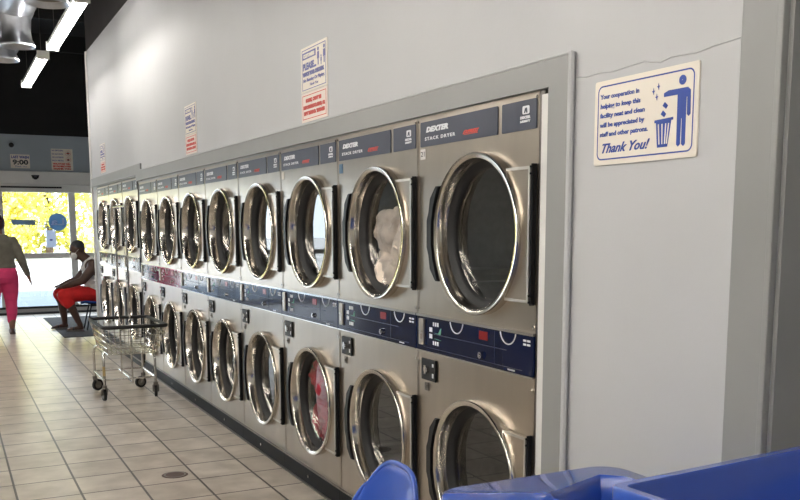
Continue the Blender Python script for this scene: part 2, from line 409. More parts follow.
    mk = MB()
    for c_, s_ in ((1.150, 1), (1.124, -1)):
        mk.prism([(.300, c_-.010), (.262, c_-.010), (.245, c_+.012*s_), (.235, c_+.014*s_+.002), (.240, c_-.014), (.262, c_-.014)], -.0112, -.0098)
    mk.build('start_arrows', 'ink_g', cp)
    for c_ in (.10, -.30):
        arc = [(-.0112, c_+.055*math.cos(R(a)), 1.213+.055*math.sin(R(a))) for a in range(190, 351, 10)]
        MB().tube(arc, .0028, 6).build('panel_arc', 'ink_w', cp)
    MB().box(-.0115, -.0098, -.150, -.085, 1.155, 1.190).build('red_display', 'display', cp)
    MB().cyl((-.009, -.105, 1.090), (-.022, -.105, 1.090), .014, n=16).cyl((-.02, -.105, 1.09), (-.026, -.105, 1.09), .007, n=8).build('panel_lock', 'chrome', cp)
    # coin box lock below
    k = MB().box(-.010, 0, .292, .425, .912, 1.012, .003).build('coin_box_door', 'black', root)
    MB().cyl((-.009, .360, .965), (-.026, .360, .965), .017, n=14).box(-.028, -.02, .352, .368, .945, .985).build('coin_box_lock', 'chrome', k)
    MB().box(-.012, -.009, .305, .318, .93, .95).box(-.012, -.009, .305, .318, .98, .995).build('lock_marks', 'ink_w', k)
    MB().box(-.005, 0, .368, .402, .862, .900, .002).cyl((-.004, .385, .88), (-.010, .385, .88), .008, n=10).build('key_switch', 'steel_dark', root)
    # name plates
    p1 = MB().prism(rrect(-.196, .446, 1.972, 2.081, .006), -.004, 0).build('name_plate', 'plate', root)
    lettering('lettering', 'DEXTER', .021, (-.0045, .391, 2.035), '-x', 'ink_w', p1, width=.20, shear=.25, bold=.002)
    lettering('lettering', 'STACK DRYER', .014, (-.0045, .402, 1.999), '-x', 'ink_w', p1, width=.27, sp=1.3, bold=.0006)
    lettering('red_lettering', 'EXPRESS', .014, (-.0045, .070, 1.999), '-x', 'ink_r', p1, width=.13, shear=.7, bold=.001)
    MB().box(-.0052, -.004, -.05, .06, 1.994, 1.9965).build('red_underline', 'ink_r', p1)
    p2 = MB().prism(rrect(-.456, -.226, 1.972, 2.081, .006), -.004, 0).build('logo_plate', 'plate', root)
    lg = MB().prism(rrect(-.412, -.366, 2.030, 2.060, .007), -.0048, -.004).build('emblem', 'ink_w', p2)
    MB().prism([(-.377, 2.034), (-.384, 2.052), (-.396, 2.053), (-.400, 2.034), (-.392, 2.034), (-.389, 2.044), (-.385, 2.034)], -.0054, -.0046).build('emblem_mark', 'plate', lg)
    lettering('lettering', 'DEXTER', .009, (-.0045, -.353, 2.014), '-x', 'ink_w', p2, width=.066, bold=.001)
    lettering('lettering', 'LAUNDRY', .007, (-.0045, -.353, 2.001), '-x', 'ink_w', p2, width=.066, bold=.001)
    # kick plate
    k = MB().box(-.012, .0, -h-.0024, h+.0024, .010, .112, .002).build('kick_plate', 'kick', root)
    MB().box(-.016, 0, -h-.0024, h+.0024, .110, .118).box(-.022, .0, -h-.0024, h+.0024, 0, .012).build('kick_edging', 'steel_dark', k)
    MB().cyl((-.011, 0.02, .063), (-.020, 0.02, .063), .010, n=10).build('kick_bolt', 'chrome', k)
    return root
dl = ['stacked steel dryer nearest the camera, first beside the grey wall trim',
      'stacked steel dryer holding a bunch of white laundry behind its upper door',
      'stacked steel dryer holding red laundry behind its lower door',
      'stacked steel dryer next beyond the one with red laundry',
      'stacked steel dryer second beyond the one with red laundry',
      'stacked steel dryer just before the one with the maroon control panel',
      'stacked steel dryer with a maroon control panel',
      'stacked steel dryer at the far end of the lower bank, just past the maroon panel',
      'first stacked steel dryer of the raised far bank, behind the laundry cart rack',
      'middle stacked steel dryer of the raised far bank of three',
      'last stacked steel dryer, beside the wall end and the seated man']
spots = [(2.761+W*(k+.5), 0) for k in range(8)]+[(10.42+.5+1.0*k, .062) for k in range(3)]
d0 = make_dryer()
dryers = []
for i, (y, z) in enumerate(spots):
    o = d0 if i == 0 else copy_tree(d0)
    o.location = (0, y, z); tag(o, dl[i], 'dryer', 'stacked dryers along the wall'); dryers.append(o)
    if i > 7: o.scale = (1, 1.045, 1)
    if i == 6:
        for c in kids(o):
            if c.name.startswith('control_panel'):
                c.data = c.data.copy(); c.data.materials[0] = M['maroon']; c['label'] = 'maroon control panel'
# number tags and stickers on the dryers
def sticker(name, i, yl, zl, w_, h_, text, m, label):
    t = MB().box(-.0035, -.0005, yl-w_/2, yl+w_/2, zl-h_/2, zl+h_/2).build(name, m, dryers[i]); t['label'] = label
    if text: lettering('number', text, h_*.5, (-.004, yl+w_*.38, zl-h_*.22), '-x', 'ink_k', t, width=w_*.7)
sticker('number_tag', 0, .424, 1.940, .046, .045, '21', 'white_cloth', 'white number tag')
sticker('number_tag', 1, .424, 1.930, .046, .050, '', 'blue_decal', 'pale blue sticker')
sticker('number_tag', 2, .424, 1.940, .040, .045, '', 'cream', 'cream number tag')

# laundry behind two doors
def laundry(name, c, m, seed, label, cat, sx, sz):
    rnd = random.Random(seed); b = MB()
    for i in range(26):
        y = c[1]+rnd.uniform(-1, 1)*sx*.75; z = c[2]+rnd.uniform(-1, 1)*sz*.75
        b.sphere((c[0]+rnd.uniform(0, .08), y, z), rnd.uniform(.05, .10), .6, 1, rnd.uniform(.8, 1.6), 14, 10)
    o = b.build(name, m, None, True)
    me = o.data
    md = o.modifiers.new('r', 'REMESH'); md.mode = 'VOXEL'; md.voxel_size = .012
    tx = bpy.data.textures.new('folds', 'MARBLE'); tx.noise_scale = .09; tx.turbulence = 9
    dm = o.modifiers.new('d', 'DISPLACE'); dm.texture = tx; dm.strength = .05; dm.texture_coords = 'LOCAL'
    sm = o.modifiers.new('s', 'SMOOTH'); sm.iterations = 3
    bpy.context.view_layer.update()
    me2 = bpy.data.meshes.new_from_object(o.evaluated_get(bpy.context.evaluated_depsgraph_get()))
    o.modifiers.clear(); o.data = me2
    for p in me2.polygons: p.use_smooth = True
    return tag(o, label, cat)
yb = spots[1][0]+RC
laundry('white_laundry', (.105, yb+.06, ZU-.11), 'beige_laun', 3, 'bunch of white and peach laundry pressed behind an upper dryer door', 'laundry', .21, .18)
yb = spots[2][0]+RC
laundry('red_laundry', (.105, yb+.05, ZL+.0), 'redlaun', 5, 'red laundry heaped behind a lower dryer door', 'laundry', .22, .25)

# ============================================================ SIGNS ON THE RIGHT WALL
def yzline(mb, pts, r, x): mb.tube([(x, y, z) for y, z in pts], r, 6, closed=True)
def courtesy_sign():
    y0, y1, z0, z1 = 1.981, 2.444, 1.816, 2.086
    s = empty('courtesy_sign', (0, (y0+y1)/2, z0))
    s.rotation_euler = (0, 0, 0)
    o = (0, -(y0+y1)/2, -z0)
    def sh(ob): 
        ob.location = o; return ob
    bd = sh(MB().prism(rrect(y0, y1, z0, z1, .006), -.006, -.0005, bev=.001).build('board', 'cream', s))
    e = MB(); A = rrect(y0+.016, y1-.016, z0+.016, z1-.016, .022); B_ = rrect(y0+.0205, y1-.0205, z0+.0205, z1-.0205, .018)
    n = len(A); 
    va = [e.bm.verts.new((-.0068, *p)) for p in A]; vb = [e.bm.verts.new((-.0068, *p)) for p in B_]
    for i in range(n): e.bm.faces.new((va[i], va[(i+1) % n], vb[(i+1) % n], vb[i]))
    sh(e.build('border', 'ink_b', s))
    L = ['Your cooperation in', 'helping to keep this', 'facility neat and clean', 'will be appreciated by', 'staff and other patrons.']
    for t, z, w_ in zip(L, (2.028, 1.998, 1.968, 1.938, 1.908), (.185, .190, .212, .212, .228)):
        sh(lettering('text_line', t, .0145, (-.0066, y1-.029, z), '-x', 'ink_b', s, width=w_, bold=.0006, shear=.05))
    sh(lettering('thank_you', 'Thank You!', .030, (-.0066, y1-.032, 1.855), '-x', 'ink_b', s, width=.225, shear=.45, bold=.0009))
    # pictogram: figure dropping litter into a basket. u runs left to right
    U = lambda u: y1-(.27+(u-.27)*1.12)
    f = MB(); X0, X1 = -.0074, -.006
    f.lathe([(.001, X0), (.0140, X0), (.0140, X1)], (0, U(.385), 2.040), n=20)
    f.prism([(U(.318), 2.000), (U(.318), 2.011), (U(.335), 2.017), (U(.405), 2.017), (U(.415), 2.008), (U(.417), 1.940), (U(.411), 1.934), (U(.405), 1.940), (U(.404), 1.990), (U(.401), 1.990), (U(.401), 1.856), (U(.395), 1.850), (U(.388), 1.856), (U(.387), 1.930), (U(.384), 1.930), (U(.383), 1.856), (U(.376), 1.850), (U(.370), 1.856), (U(.369), 2.000)], X0, X1)
    sh(f.build('figure_pictogram', 'ink_b', s))
    f = MB().prism([(U(.285), 1.935), (U(.285), 1.927), (U(.291), 1.927), (U(.298), 1.853), (U(.336), 1.853), (U(.348), 1.930), (U(.355), 1.930), (U(.355), 1.938)], X0, X1)
    bk = sh(f.build('basket_pictogram', 'ink_b', s))
    f = MB()
    for a, b_ in ((.301, .306), (.315, .317), (.329, .327), (.340, .334)): f.prism([(U(a-.002), 1.922), (U(a+.002), 1.922), (U(b_+.002), 1.862), (U(b_-.002), 1.862)], -.0080, X1)
    f = f.build('basket_slots', 'cream', s); sh(f)
    for u, z, r in ((.324, 1.975, .010), (.318, 1.951, .010)): f = MB(); f.prism([(U(u-r), z), (U(u+.003), z-r), (U(u+r), z-.001), (U(u-.002), z+r)], X0, X1); sh(f.build('litter_pictogram', 'ink_b', s))
    for u, z in ((.277, 2.022), (.296, 2.034), (.290, 2.004)):
        f = MB(); f.prism([(U(u-.006), z), (U(u-.001), z-.003), (U(u+.001), z-.010), (U(u+.002), z-.001), (U(u+.006), z+.001), (U(u+.001), z+.003), (U(u), z+.010), (U(u-.001), z+.002)], X0, X1); sh(f.build('litter_pictogram', 'ink_b', s))
    tag(s, 'large cream and blue courtesy sign with a litter basket pictogram, right of the dryers', 'sign')
courtesy_sign()
def notice(y0, y1, z0, z1, label, detail=True):
    s = empty('wall_notice', (0, (y0+y1)/2, z0)); off = (0, -(y0+y1)/2, -z0)
    w_ = y1-y0; h_ = z1-z0; zs = z0+h_*.40
    def sh(o): o.location = off; return o
    sh(MB().box(-.005, -.0005, y0, y1, zs, z1, .001).build('upper_board', 'cream', s))
    sh(MB().box(-.005, -.0005, y0, y1, z0, zs-.003, .001).build('lower_board', 'pink_board', s))
    def frame(a, b_, c, d, m, nm):
        t = .004; e = MB().box(-.0058, -.005, a, b_, c, c+t).box(-.0058, -.005, a, b_, d-t, d).box(-.0058, -.005, a, a+t, c, d).box(-.0058, -.005, b_-t, b_, c, d)
        sh(e.build(nm, m, s))
    frame(y0+.02, y1-.02, zs+.012, z1-.015, 'ink_p', 'blue_border'); frame(y0+.02, y1-.02, z0+.015, zs-.018, 'ink_r', 'red_border')
    H = z1-zs; T = y1-.035; X = -.0056
    e = sh(MB().box(-.0058, -.005, y1-.035-w_*.50, y1-.030, z1-H*.27, z1-H*.12).build('header_box', 'ink_p', s))
    sh(lettering('header_text', 'CUSTOMERS', H*.075, (-.0064, y1-.045, z1-H*.235), '-x', 'cream', s, width=w_*.44, bold=.002))
    sh(lettering('text_line', 'PLEASE...', H*.14, (X, T, z1-H*.50), '-x', 'ink_p', s, width=w_*.52, bold=.003))
    sh(lettering('text_line', 'WATCH YOUR CHILDREN.', H*.075, (X, T, z1-H*.64), '-x', 'ink_p', s, width=w_*.82, bold=.003))
    sh(lettering('text_line', 'No Running Or Playing.', H*.07, (X, T, z1-H*.77), '-x', 'ink_p', s, width=w_*.82, bold=.001, shear=.2))
    sh(lettering('text_line', 'Thank You', H*.055, (X, T-w_*.25, z1-H*.88), '-x', 'ink_p', s, width=w_*.32, shear=.3))
    H2 = zs-z0
    for t, k, a, b_ in (('SORRY, CAN\'T BE', .66, .10, .60), ('RESPONSIBLE FOR ITEMS, OR', .44, .0, .84), ('LEFT BEHIND. THANKS', .24, .02, .80)):
        sh(lettering('red_text_line', t, H2*.10, (X, T-w_*a, z0+H2*k), '-x', 'ink_r', s, width=w_*b_, bold=.003))
    f = MB()
    for u, sc in ((.68, 1.0), (.90, 1.0), (.79, .55)):
        yc = y1-w_*u; zb = z1-H*(.50 if sc == 1 else .52); hh = H*.38*sc
        f.lathe([(.0005, -.0062), (hh*.11, -.0062), (hh*.11, -.005)], (0, yc, zb+hh*.9), n=12)
        f.prism([(yc-hh*.15, zb+hh*.35), (yc-hh*.13, zb+hh*.75), (yc+hh*.13, zb+hh*.75), (yc+hh*.15, zb+hh*.35), (yc+hh*.07, zb+hh*.38), (yc+hh*.06, zb), (yc-hh*.06, zb), (yc-hh*.07, zb+hh*.38)], -.0062, -.005)
    sh(f.build('family_pictogram', 'ink_p', s))
    return tag(s, label, 'sign')
notice(4.785, 5.195, 2.230, 2.657, 'blue and red notice with a family pictogram, above the dryer with red laundry')
notice(7.715, 8.11, 2.245, 2.663, 'blue and red notice farther along the wall, above the maroon panelled dryer')
notice(12.55, 12.95, 2.34, 2.72, 'faint farthest notice on the dryer wall, close to the wall end')

# ============================================================ DOOR WALL DETAILS
Y1 = YF-.001
s = empty('last_wash_sign', (-.635, YF, 2.70))
def put(o, parent):
    o.parent = parent; o.location = (-parent.location.x, -parent.location.y, -parent.location.z); return o
put(MB().box(-.80, -.47, YF-.006, YF-.0005, 2.695, 2.945, .001).build('board', 'cream', None), s)
put(lettering('text_line', 'LAST WASH', .045, (-.785, YF-.0065, 2.875), '-y', 'ink_b', None, width=.30, bold=.003), s)
put(lettering('time_digits', '9:00', .085, (-.765, YF-.0065, 2.765), '-y', 'ink_k', None, width=.27, bold=.005), s)
put(lettering('text_line', 'Thank You', .03, (-.735, YF-.0065, 2.715), '-y', 'ink_b', None, width=.2, shear=.3), s)
tag(s, 'white LAST WASH 9:00 sign above the glass doors', 'sign')
s = empty('prohibition_sign', (.10, YF, 2.69))
put(MB().box(-.095, .285, YF-.006, YF-.0005, 2.67, 3.07, .001).build('board', 'cream', None), s)
for z in (2.99, 2.87):
    put(MB().lathe([(.052, -.003), (.052, 0), (.040, 0), (.040, -.003)], (.205, YF-.006, z), 'y', 24).box(.172, .238, YF-.009, YF-.006, z-.005, z+.005).build('prohibition_ring', 'ink_r', None), s)
    put(MB().sphere((.205, YF-.006, z), .02, 1, .1, 1).build('prohibition_picture', 'ink_k', None), s)
for t, z in (('NO SMOKING', 3.025), ('NO ALCOHOL', 2.96), ('NO LOITERING', 2.90), ('NO PETS', 2.84)):
    put(lettering('text_line', t, .028, (-.08, YF-.0065, z), '-y', 'ink_p', None, width=.20, bold=.001), s)
for t, z in (('VIOLATORS WILL', 2.78), ('BE PROSECUTED', 2.735), ('THANK YOU', 2.69)):
    put(lettering('red_text_line', t, .028, (-.07, YF-.0065, z), '-y', 'ink_r', None, width=.32, bold=.003), s)
tag(s, 'notice with two red prohibition circles above the glass doors', 'sign')
s = empty('ceiling_speaker', (-.77, YF, 3.11))
put(MB().lathe([(.07, 0), (.068, -.010), (.045, -.014)], (-.77, YF, 3.11), 'y', 24).build('trim_ring', 'bluegrey', None, True), s)
put(MB().lathe([(.045, -.012), (.03, -.022), (.001, -.025)], (-.77, YF, 3.11), 'y', 24).build('lens', 'black', None, True), s)
s.name = 'security_camera'
tag(s, 'small round dark lens camera mounted above the LAST WASH sign', 'camera')
s = empty('motion_sensor', (-.40, YF-.10, 2.53))
put(MB().prism([(-.47, 2.57), (-.33, 2.57), (-.35, 2.515), (-.385, 2.49), (-.415, 2.49), (-.45, 2.515)], YF-.16, YF-.10, 'y', .006).build('sensor_body', 'black', None), s)
put(MB().box(-.425, -.375, YF-.164, YF-.159, 2.535, 2.55).build('sensor_window', 'plate', None), s)
tag(s, 'black door motion sensor on the header over the glass doors', 'motion sensor')
# decals on the glass, written to be read from outside
s = empty('window_lettering', (-.35, YF+.04, 1.66))
put(MB().lathe([(.001, 0), (.165, 0), (.165, .003), (.001, .003)], (-.035, YF+.040, 1.715), 'y', 40).build('round_logo', 'blue_decal', None), s)
put(lettering('logo_letters', 'La', .13, (.095, YF+.0385, 1.66), '+y', 'paper', None, width=.24, bold=.004), s)
put(lettering('logo_letters', 'undry', .12, (-.215, YF+.0385, 1.66), '+y', 'teal_decal', None, width=.37, bold=.003), s)
put(MB().prism([(-.86, 1.76), (-.44, 1.755), (-.44, 1.66), (-.82, 1.66)], YF+.038, YF+.041, 'y').build('blue_stripe', 'teal_decal', None), s)
put(MB().box(-.40, -.12, YF+.038, YF+.041, 1.60, 1.615).build('underline', 'blue_decal', None), s)
tag(s, 'blue laundry shop lettering with a round logo, stuck on the door glass', 'window decal')
s = tag(MB().box(-.255, -.085, YF+.036, YF+.041, 1.24, 1.56).build('paper_notice', 'paper'), 'white paper notice taped to the door glass under the round logo', 'paper')
s2 = MB().sphere((-.17, YF+.036, 1.38), .03, 1, .05, .6).build('printed_mark', 'ink_p', s)

# ============================================================ FLOOR ITEMS
tag(MB().box(-.48, 1.0, 13.98, 17.2, 0, .010, .003).build('floor_mat', 'mat'), 'black rubber floor mat under the seated man', 'floor mat')
dr = MB().lathe([(.001, .003), (.075, .003), (.085, .001)], (-.707, 5.80, 0), 'z', 28).build('floor_drain', 'shoe')
MB().lathe([(.060, .004), (.072, .004)], (-.707, 5.80, 0), 'z', 28).build('drain_ring', 'steel_dark', dr)
tag(dr, 'small round rusty floor drain cover in the tiles', 'floor drain')

# ============================================================ LAUNDRY CART
def cart():
    cx, cy = -.48, 8.94
    r = empty('laundry_cart', (cx, cy, 0))
    X = .235; Yh = .31
    def L(x, y, z): return (x, y, z)
    # frame legs with bent tops
    f = MB()
    for sx in (-1, 1):
        for sy in (-1, 1):
            f.tube([L(sx*X, sy*Yh, .135), L(sx*X, sy*Yh, .38), L(sx*X*.97, sy*(Yh-.02), .43), L(sx*X*.9, sy*(Yh-.07), .462), L(sx*X*.85, sy*(Yh-.14), .470)], .0125, 10)
        f.tube([L(sx*X*.85, -Yh+.12, .470), L(sx*X*.85, Yh-.12, .470)], .011)
        f.tube([L(sx*X, -Yh, .20), L(sx*X, Yh, .20)], .010)
    for sy in (-1, 1): f.tube([L(-X, sy*Yh, .20), L(X, sy*Yh, .20)], .008)
    f.tube([L(0, -Yh, .20), L(0, Yh, .20)], .008)
    f.build('frame', 'chrome', r, 'auto')
    MB().cyl(L(-X, -Yh, .24), L(-X, -Yh, .33), .0135, n=12).build('yellow_label', 'basket', r)
    # casters
    for sx, sy, a in ((-1, -1, 95), (-1, 1, 30), (1, -1, 80), (1, 1, 200)):
        c = MB(); t = R(a); dx, dy = math.cos(t)*.03, math.sin(t)*.03
        c.cyl(L(sx*X, sy*Yh, .118), L(sx*X, sy*Yh, .15), .022, n=14)
        nx, ny = -math.sin(t), math.cos(t)
        for q in (-1, 1):
            c.tube([L(sx*X+nx*q*.022, sy*Yh+ny*q*.022, .12), L(sx*X+dx+nx*q*.022, sy*Yh+dy+ny*q*.022, .052)], .009, 6)
        c.cyl(L(sx*X+dx-nx*.024, sy*Yh+dy-ny*.024, .058), L(sx*X+dx+nx*.024, sy*Yh+dy+ny*.024, .058), .010, n=10)
        c = c.build('caster_fork', 'steel_dark', r, 'auto')
        wc = Vector(L(sx*X+dx, sy*Yh+dy, .058)); nn = Vector((nx, ny, 0))
        wh = MB().cyl(wc-nn*.013, wc+nn*.013, .057, n=28).build('wheel', 'rubber', c, 'auto')
        MB().cyl(wc-nn*.0150, wc+nn*.0150, .036, n=20).build('wheel_hub', 'steel_dark', wh, 'auto')
    # basket: tapered wire basket, long side along y; near end reaches past the frame
    T = (-.285, .27, -.76, .17, .735); Bm = (-.23, .22, -.62, .13, .475)
    def ring(k, rad):
        q = [a+(b_-a)*k for a, b_ in zip(Bm, T)]
        return [(x, y, q[4]) for x, y in rrect(q[0], q[1], q[2], q[3], rad, 5)]
    w_ = MB()
    for k in (.0, .22, .45, .70): w_.tube(ring(k, .05), .0036, 6, closed=True)
    rb, rtp = ring(0, .05), ring(1, .05)
    def pt(k, u, side):
        q = [a+(b_-a)*k for a, b_ in zip(Bm, T)]
        if side == 0: return (q[0]+(q[1]-q[0])*u, q[2], q[4])
        if side == 1: return (q[0]+(q[1]-q[0])*u, q[3], q[4])
        if side == 2: return (q[0], q[2]+(q[3]-q[2])*u, q[4])
        return (q[1], q[2]+(q[3]-q[2])*u, q[4])
    for side, n in ((0, 11), (1, 11), (2, 16), (3, 16)):
        for i in range(n):
            u = (i+.7)/(n+.4); w_.tube([pt(0, u, side), pt(1, u, side)], .0024, 5)
    for i in range(11):
        u = (i+.7)/11.4; w_.tube([pt(0, u, 0), pt(0, u, 1)], .0024, 5)
    for i in range(14):
        u = (i+.7)/14.4; w_.tube([pt(0, u, 2), pt(0, u, 3)], .0024, 5)
    bk = w_.build('wire_basket', 'chrome', r, 'auto')
    MB().tube(ring(1, .05), .016, 10, closed=True).build('rim_bumper', 'rubber', bk, True)
    # garment rack: two uprights and a top rail
    g = MB()
    ya, yb_ = -.55, .02
    g.tube([(-.02, ya, .20), (-.02, ya, 1.80)], .009, 10).tube([(-.02, yb_, .20), (-.02, yb_, 1.80)], .009, 10)
    g.tube([(-.02, ya, .20), (-.02, -.31, .20)], .008, 8)
    g.tube([(-.02, ya-.03, 1.805), (-.02, yb_+.03, 1.805)], .013, 10)
    g.build('hanger_rack', 'chrome', r, 'auto')
    return tag(r, 'chrome wire laundry cart with hanger rack, standing on the tiles by the dryers', 'laundry cart')
cart()

# ============================================================ BLUE FIBREGLASS FURNITURE
def shell_chair(loc, rz, label):
    r = empty('shell_chair', loc, rz)        # faces local +x, width along y
    b = MB(); N, K = 22, 16; T = .012
    # profile: seat front -> seat -> back top
    def prof(t):
        if t < .5:
            q = t/.5; return (.24-.42*q, .435-.035*math.sin(q*math.pi)+.0*q)
        q = (t-.5)/.5; return (-.18-.05*math.sin(q*1.5)-.07*q, .435+.375*q)
    grid = []
    for i in range(N+1):
        t = i/N; x, z = prof(t); row = []
        q = max(0, (t-.5)/.5)
        hw = .235-.02*abs(t-.5) - .05*max(0, q)**2
        for k in range(K+1):
            s_ = -1+2*k/K
            cup = .05*abs(s_)**3
            yy = s_*hw
            top = 0
            if q > .0: xx = x+cup*1.1*(1-.3*q)+.0; zz = z - (.10*(abs(s_)**3.2))*q**3
            else: xx = x; zz = z+cup*(.9)
            if t < .12: zz -= .03*(1-t/.12)**2
            row.append(b.bm.verts.new((xx, yy, zz)))
        grid.append(row)
    for i in range(N):
        for k in range(K): b.bm.faces.new((grid[i][k], grid[i][k+1], grid[i+1][k+1], grid[i+1][k]))
    o = b.build('seat_shell', 'blue', r, True)
    md = o.modifiers.new('t', 'SOLIDIFY'); md.thickness = .012; md.offset = 0
    # rolled rim
    rim = [v.co.copy() for v in []]
    me = o.data
    W_ = K+1
    idx = [k for k in range(W_)]+[i*W_+K for i in range(1, N+1)]+[N*W_+k for k in range(K-1, -1, -1)]+[i*W_ for i in range(N-1, 0, -1)]
    MB().tube([me.vertices[i].co for i in idx], .011, 8, closed=True).build('rolled_rim', 'blue', r, True)
    f = MB()
    for sy in (-1, 1):
        for sx in (-1, 1): 
            leg = MB().tube([(sx*.10-.02, sy*.13, .405), (sx*.19-.02, sy*.18, .0)], .012, 10).build('leg', 'black', r, 'auto')
    f.box(-.14, .10, -.15, .15, .385, .402, .004); f.build('seat_bracket', 'black', r)
    return tag(r, label, 'chair', 'blue shell chairs')
shell_chair((-.92, 2.66, 0), R(180), 'blue moulded shell chair in the foreground, its back top just in frame')
shell_chair((.12, 14.95, .010), R(180), 'blue shell chair with black legs under the seated man')

def tub():
    # deep blue laundry tub with a broad flat rim and an oval well
    r = empty('laundry_tub', (-.40, 2.0, 0))
    outer = rrect(-.36, .30, -.42, .20, .09, 8); n = len(outer)
    z = .865; b = MB(); v = []
    # oval well placed to the right of a broad shelf
    wx, wy, ra, rb_ = .085, -.13, .185, .25
    inner = []
    for (x, y) in outer:
        a = math.atan2((y-wy)/rb_, (x-wx)/ra); inner.append((wx+ra*math.cos(a), wy+rb_*math.sin(a)))
    def ring(P, z_, k=1, c=(0, 0)): return [b.bm.verts.new((c[0]+(x-c[0])*k, c[1]+(y-c[1])*k, z_)) for x, y in P]
    c0 = (-.03, -.1); c1 = (wx, wy)
    rings = [ring(outer, .40, .80, c0), ring(outer, .80, .90, c0), ring(outer, .815, .985, c0), ring(outer, .82, 1.0, c0), ring(outer, z-.012, 1.0, c0), ring(outer, z-.003, .992, c0), ring(outer, z, .975, c0),
             ring(inner, z, 1.06, c1), ring(inner, z+.004, 1.03, c1), ring(inner, z-.006, .99, c1), ring(inner, z-.05, .93, c1), ring(inner, .48, .80, c1), ring(inner, .45, .6, c1)]
    for A, B_ in zip(rings, rings[1:]):
        for i in range(n): b.bm.faces.new((A[i], A[(i+1) % n], B_[(i+1) % n], B_[i]))
    b.bm.faces.new(rings[-1]); b.bm.faces.new(rings[0][::-1])
    b.build('tub_body', 'blue', r, 'auto')
    st = MB()
    for sx in (-1, 1):
        for sy in (-1, 1): MB().cyl((-.03+sx*.17, -.1+sy*.20, .0), (-.03+sx*.17, -.1+sy*.20, .41), .018, n=12).build('leg', 'black', r, 'auto')
    st.box(-.20, .14, -.30, .10, .385, .399, .003); st.build('base_tray', 'black', r)
    return tag(r, 'blue moulded tub with a broad rounded rim and oval well, beside the dryers', 'tub')
tub()
def bin_():
    r = empty('laundry_bin', (-.427, 1.033, 0), R(4.5)); zt = 1.13
    x0, x1, y0, y1 = -.862, -.04, .62, 1.305
    o = (.45, -1.0, 0)
    b = MB()
    def ring(d, z, rad): return [b.bm.verts.new((x+o[0], y+o[1], z)) for x, y in rrect(x0+d, x1-d, y0+d, y1-d, rad, 4)]
    rs = [ring(.05, .62, .02), ring(.006, zt-.03, .02), ring(0, zt-.026, .02), ring(0, zt-.004, .02), ring(.003, zt, .018), ring(.021, zt, .012), ring(.024, zt-.004, .012), ring(.040, .86, .012), ring(.06, .84, .012)]
    n = len(rs[0])
    for A, B_ in zip(rs, rs[1:]):
        for i in range(n): b.bm.faces.new((A[i], A[(i+1) % n], B_[(i+1) % n], B_[i]))
    b.bm.faces.new(rs[-1]); b.bm.faces.new(rs[0][::-1])
    b.build('bin_body', 'blue', r, 'auto')
    for sx in (-1, 1):
        for sy in (-1, 1): MB().cyl((.03+sx*.28, .06+sy*.24, 0), (.03+sx*.28, .06+sy*.24, .63), .02, n=12).build('leg', 'black', r, 'auto')
    MB().tube([(.03-.28, .06-.24, .2), (.03+.28, .06-.24, .2), (.03+.28, .06+.24, .2), (.03-.28, .06+.24, .2)], .012, 8, closed=True).build('lower_rail', 'black', r)
    return tag(r, 'blue rectangular fibreglass bin with straight walls at the lower right corner', 'bin')
bin_()

# ============================================================ LIGHTS AND DUCT
def fixture():
    r = empty('strip_light')
    h = MB().box(-.055, .055, -1.22, 1.22, .052, .10, .006)
    h.build('housing', 'white_paint', r)
    for y in (-1.235, 1.235):
        MB().prism([(-.070, .005), (.070, .005), (.070, .105), (-.070, .105)], y-.012, y+.012, 'y', .004).build('end_cap', 'white_paint', r)
    for x in (-.040, .040):
        for y in (-.61, .61): 
            t = MB().cyl((x, y-.585, .028), (x, y+.585, .028), .016, n=14).build('tube', 'tube', r, 'auto')
        MB().box(x-.012, x+.012, -.02, .02, .01, .055).build('socket', 'alu', r)
    for y in (-1.0, 1.0): MB().cyl((0, y, .10), (0, y, 1.38), .0022, n=6).build('hanging_wire', 'steel_dark', r)
    return r
fx0 = fixture(); first = True
fl = [(-.73, 10.0, 'long twin tube strip light, the nearer of the two over the aisle'), (-.775, 13.07, 'long twin tube strip light, the farther of the two over the aisle')]
for q, y in ((-2.3, 7.6), (-2.3, 4.9), (-2.3, 2.2), (-2.3, -.5), (-3.3, 3.5), (-3.3, .8), (-3.3, -1.9)): fl.append((q, y, 'unseen twin tube strip light added above mid room for brightness, %d metres from the near wall' % round(y+3.2)))  # unseen strips, added here to brighten the near end of the room
for y in (13.07, 10.0, 6.9, 3.8, .7, -1.9): fl.append((-4.3, y, 'twin tube strip light over the washers, %d metres from the near wall' % round(y+3.2)))
for x, y, lb in fl:
    o = fx0 if first else copy_tree(fx0); first = False
    o.location = (x, y, 3.60); tag(o, lb, 'ceiling light', 'twin tube strip lights')
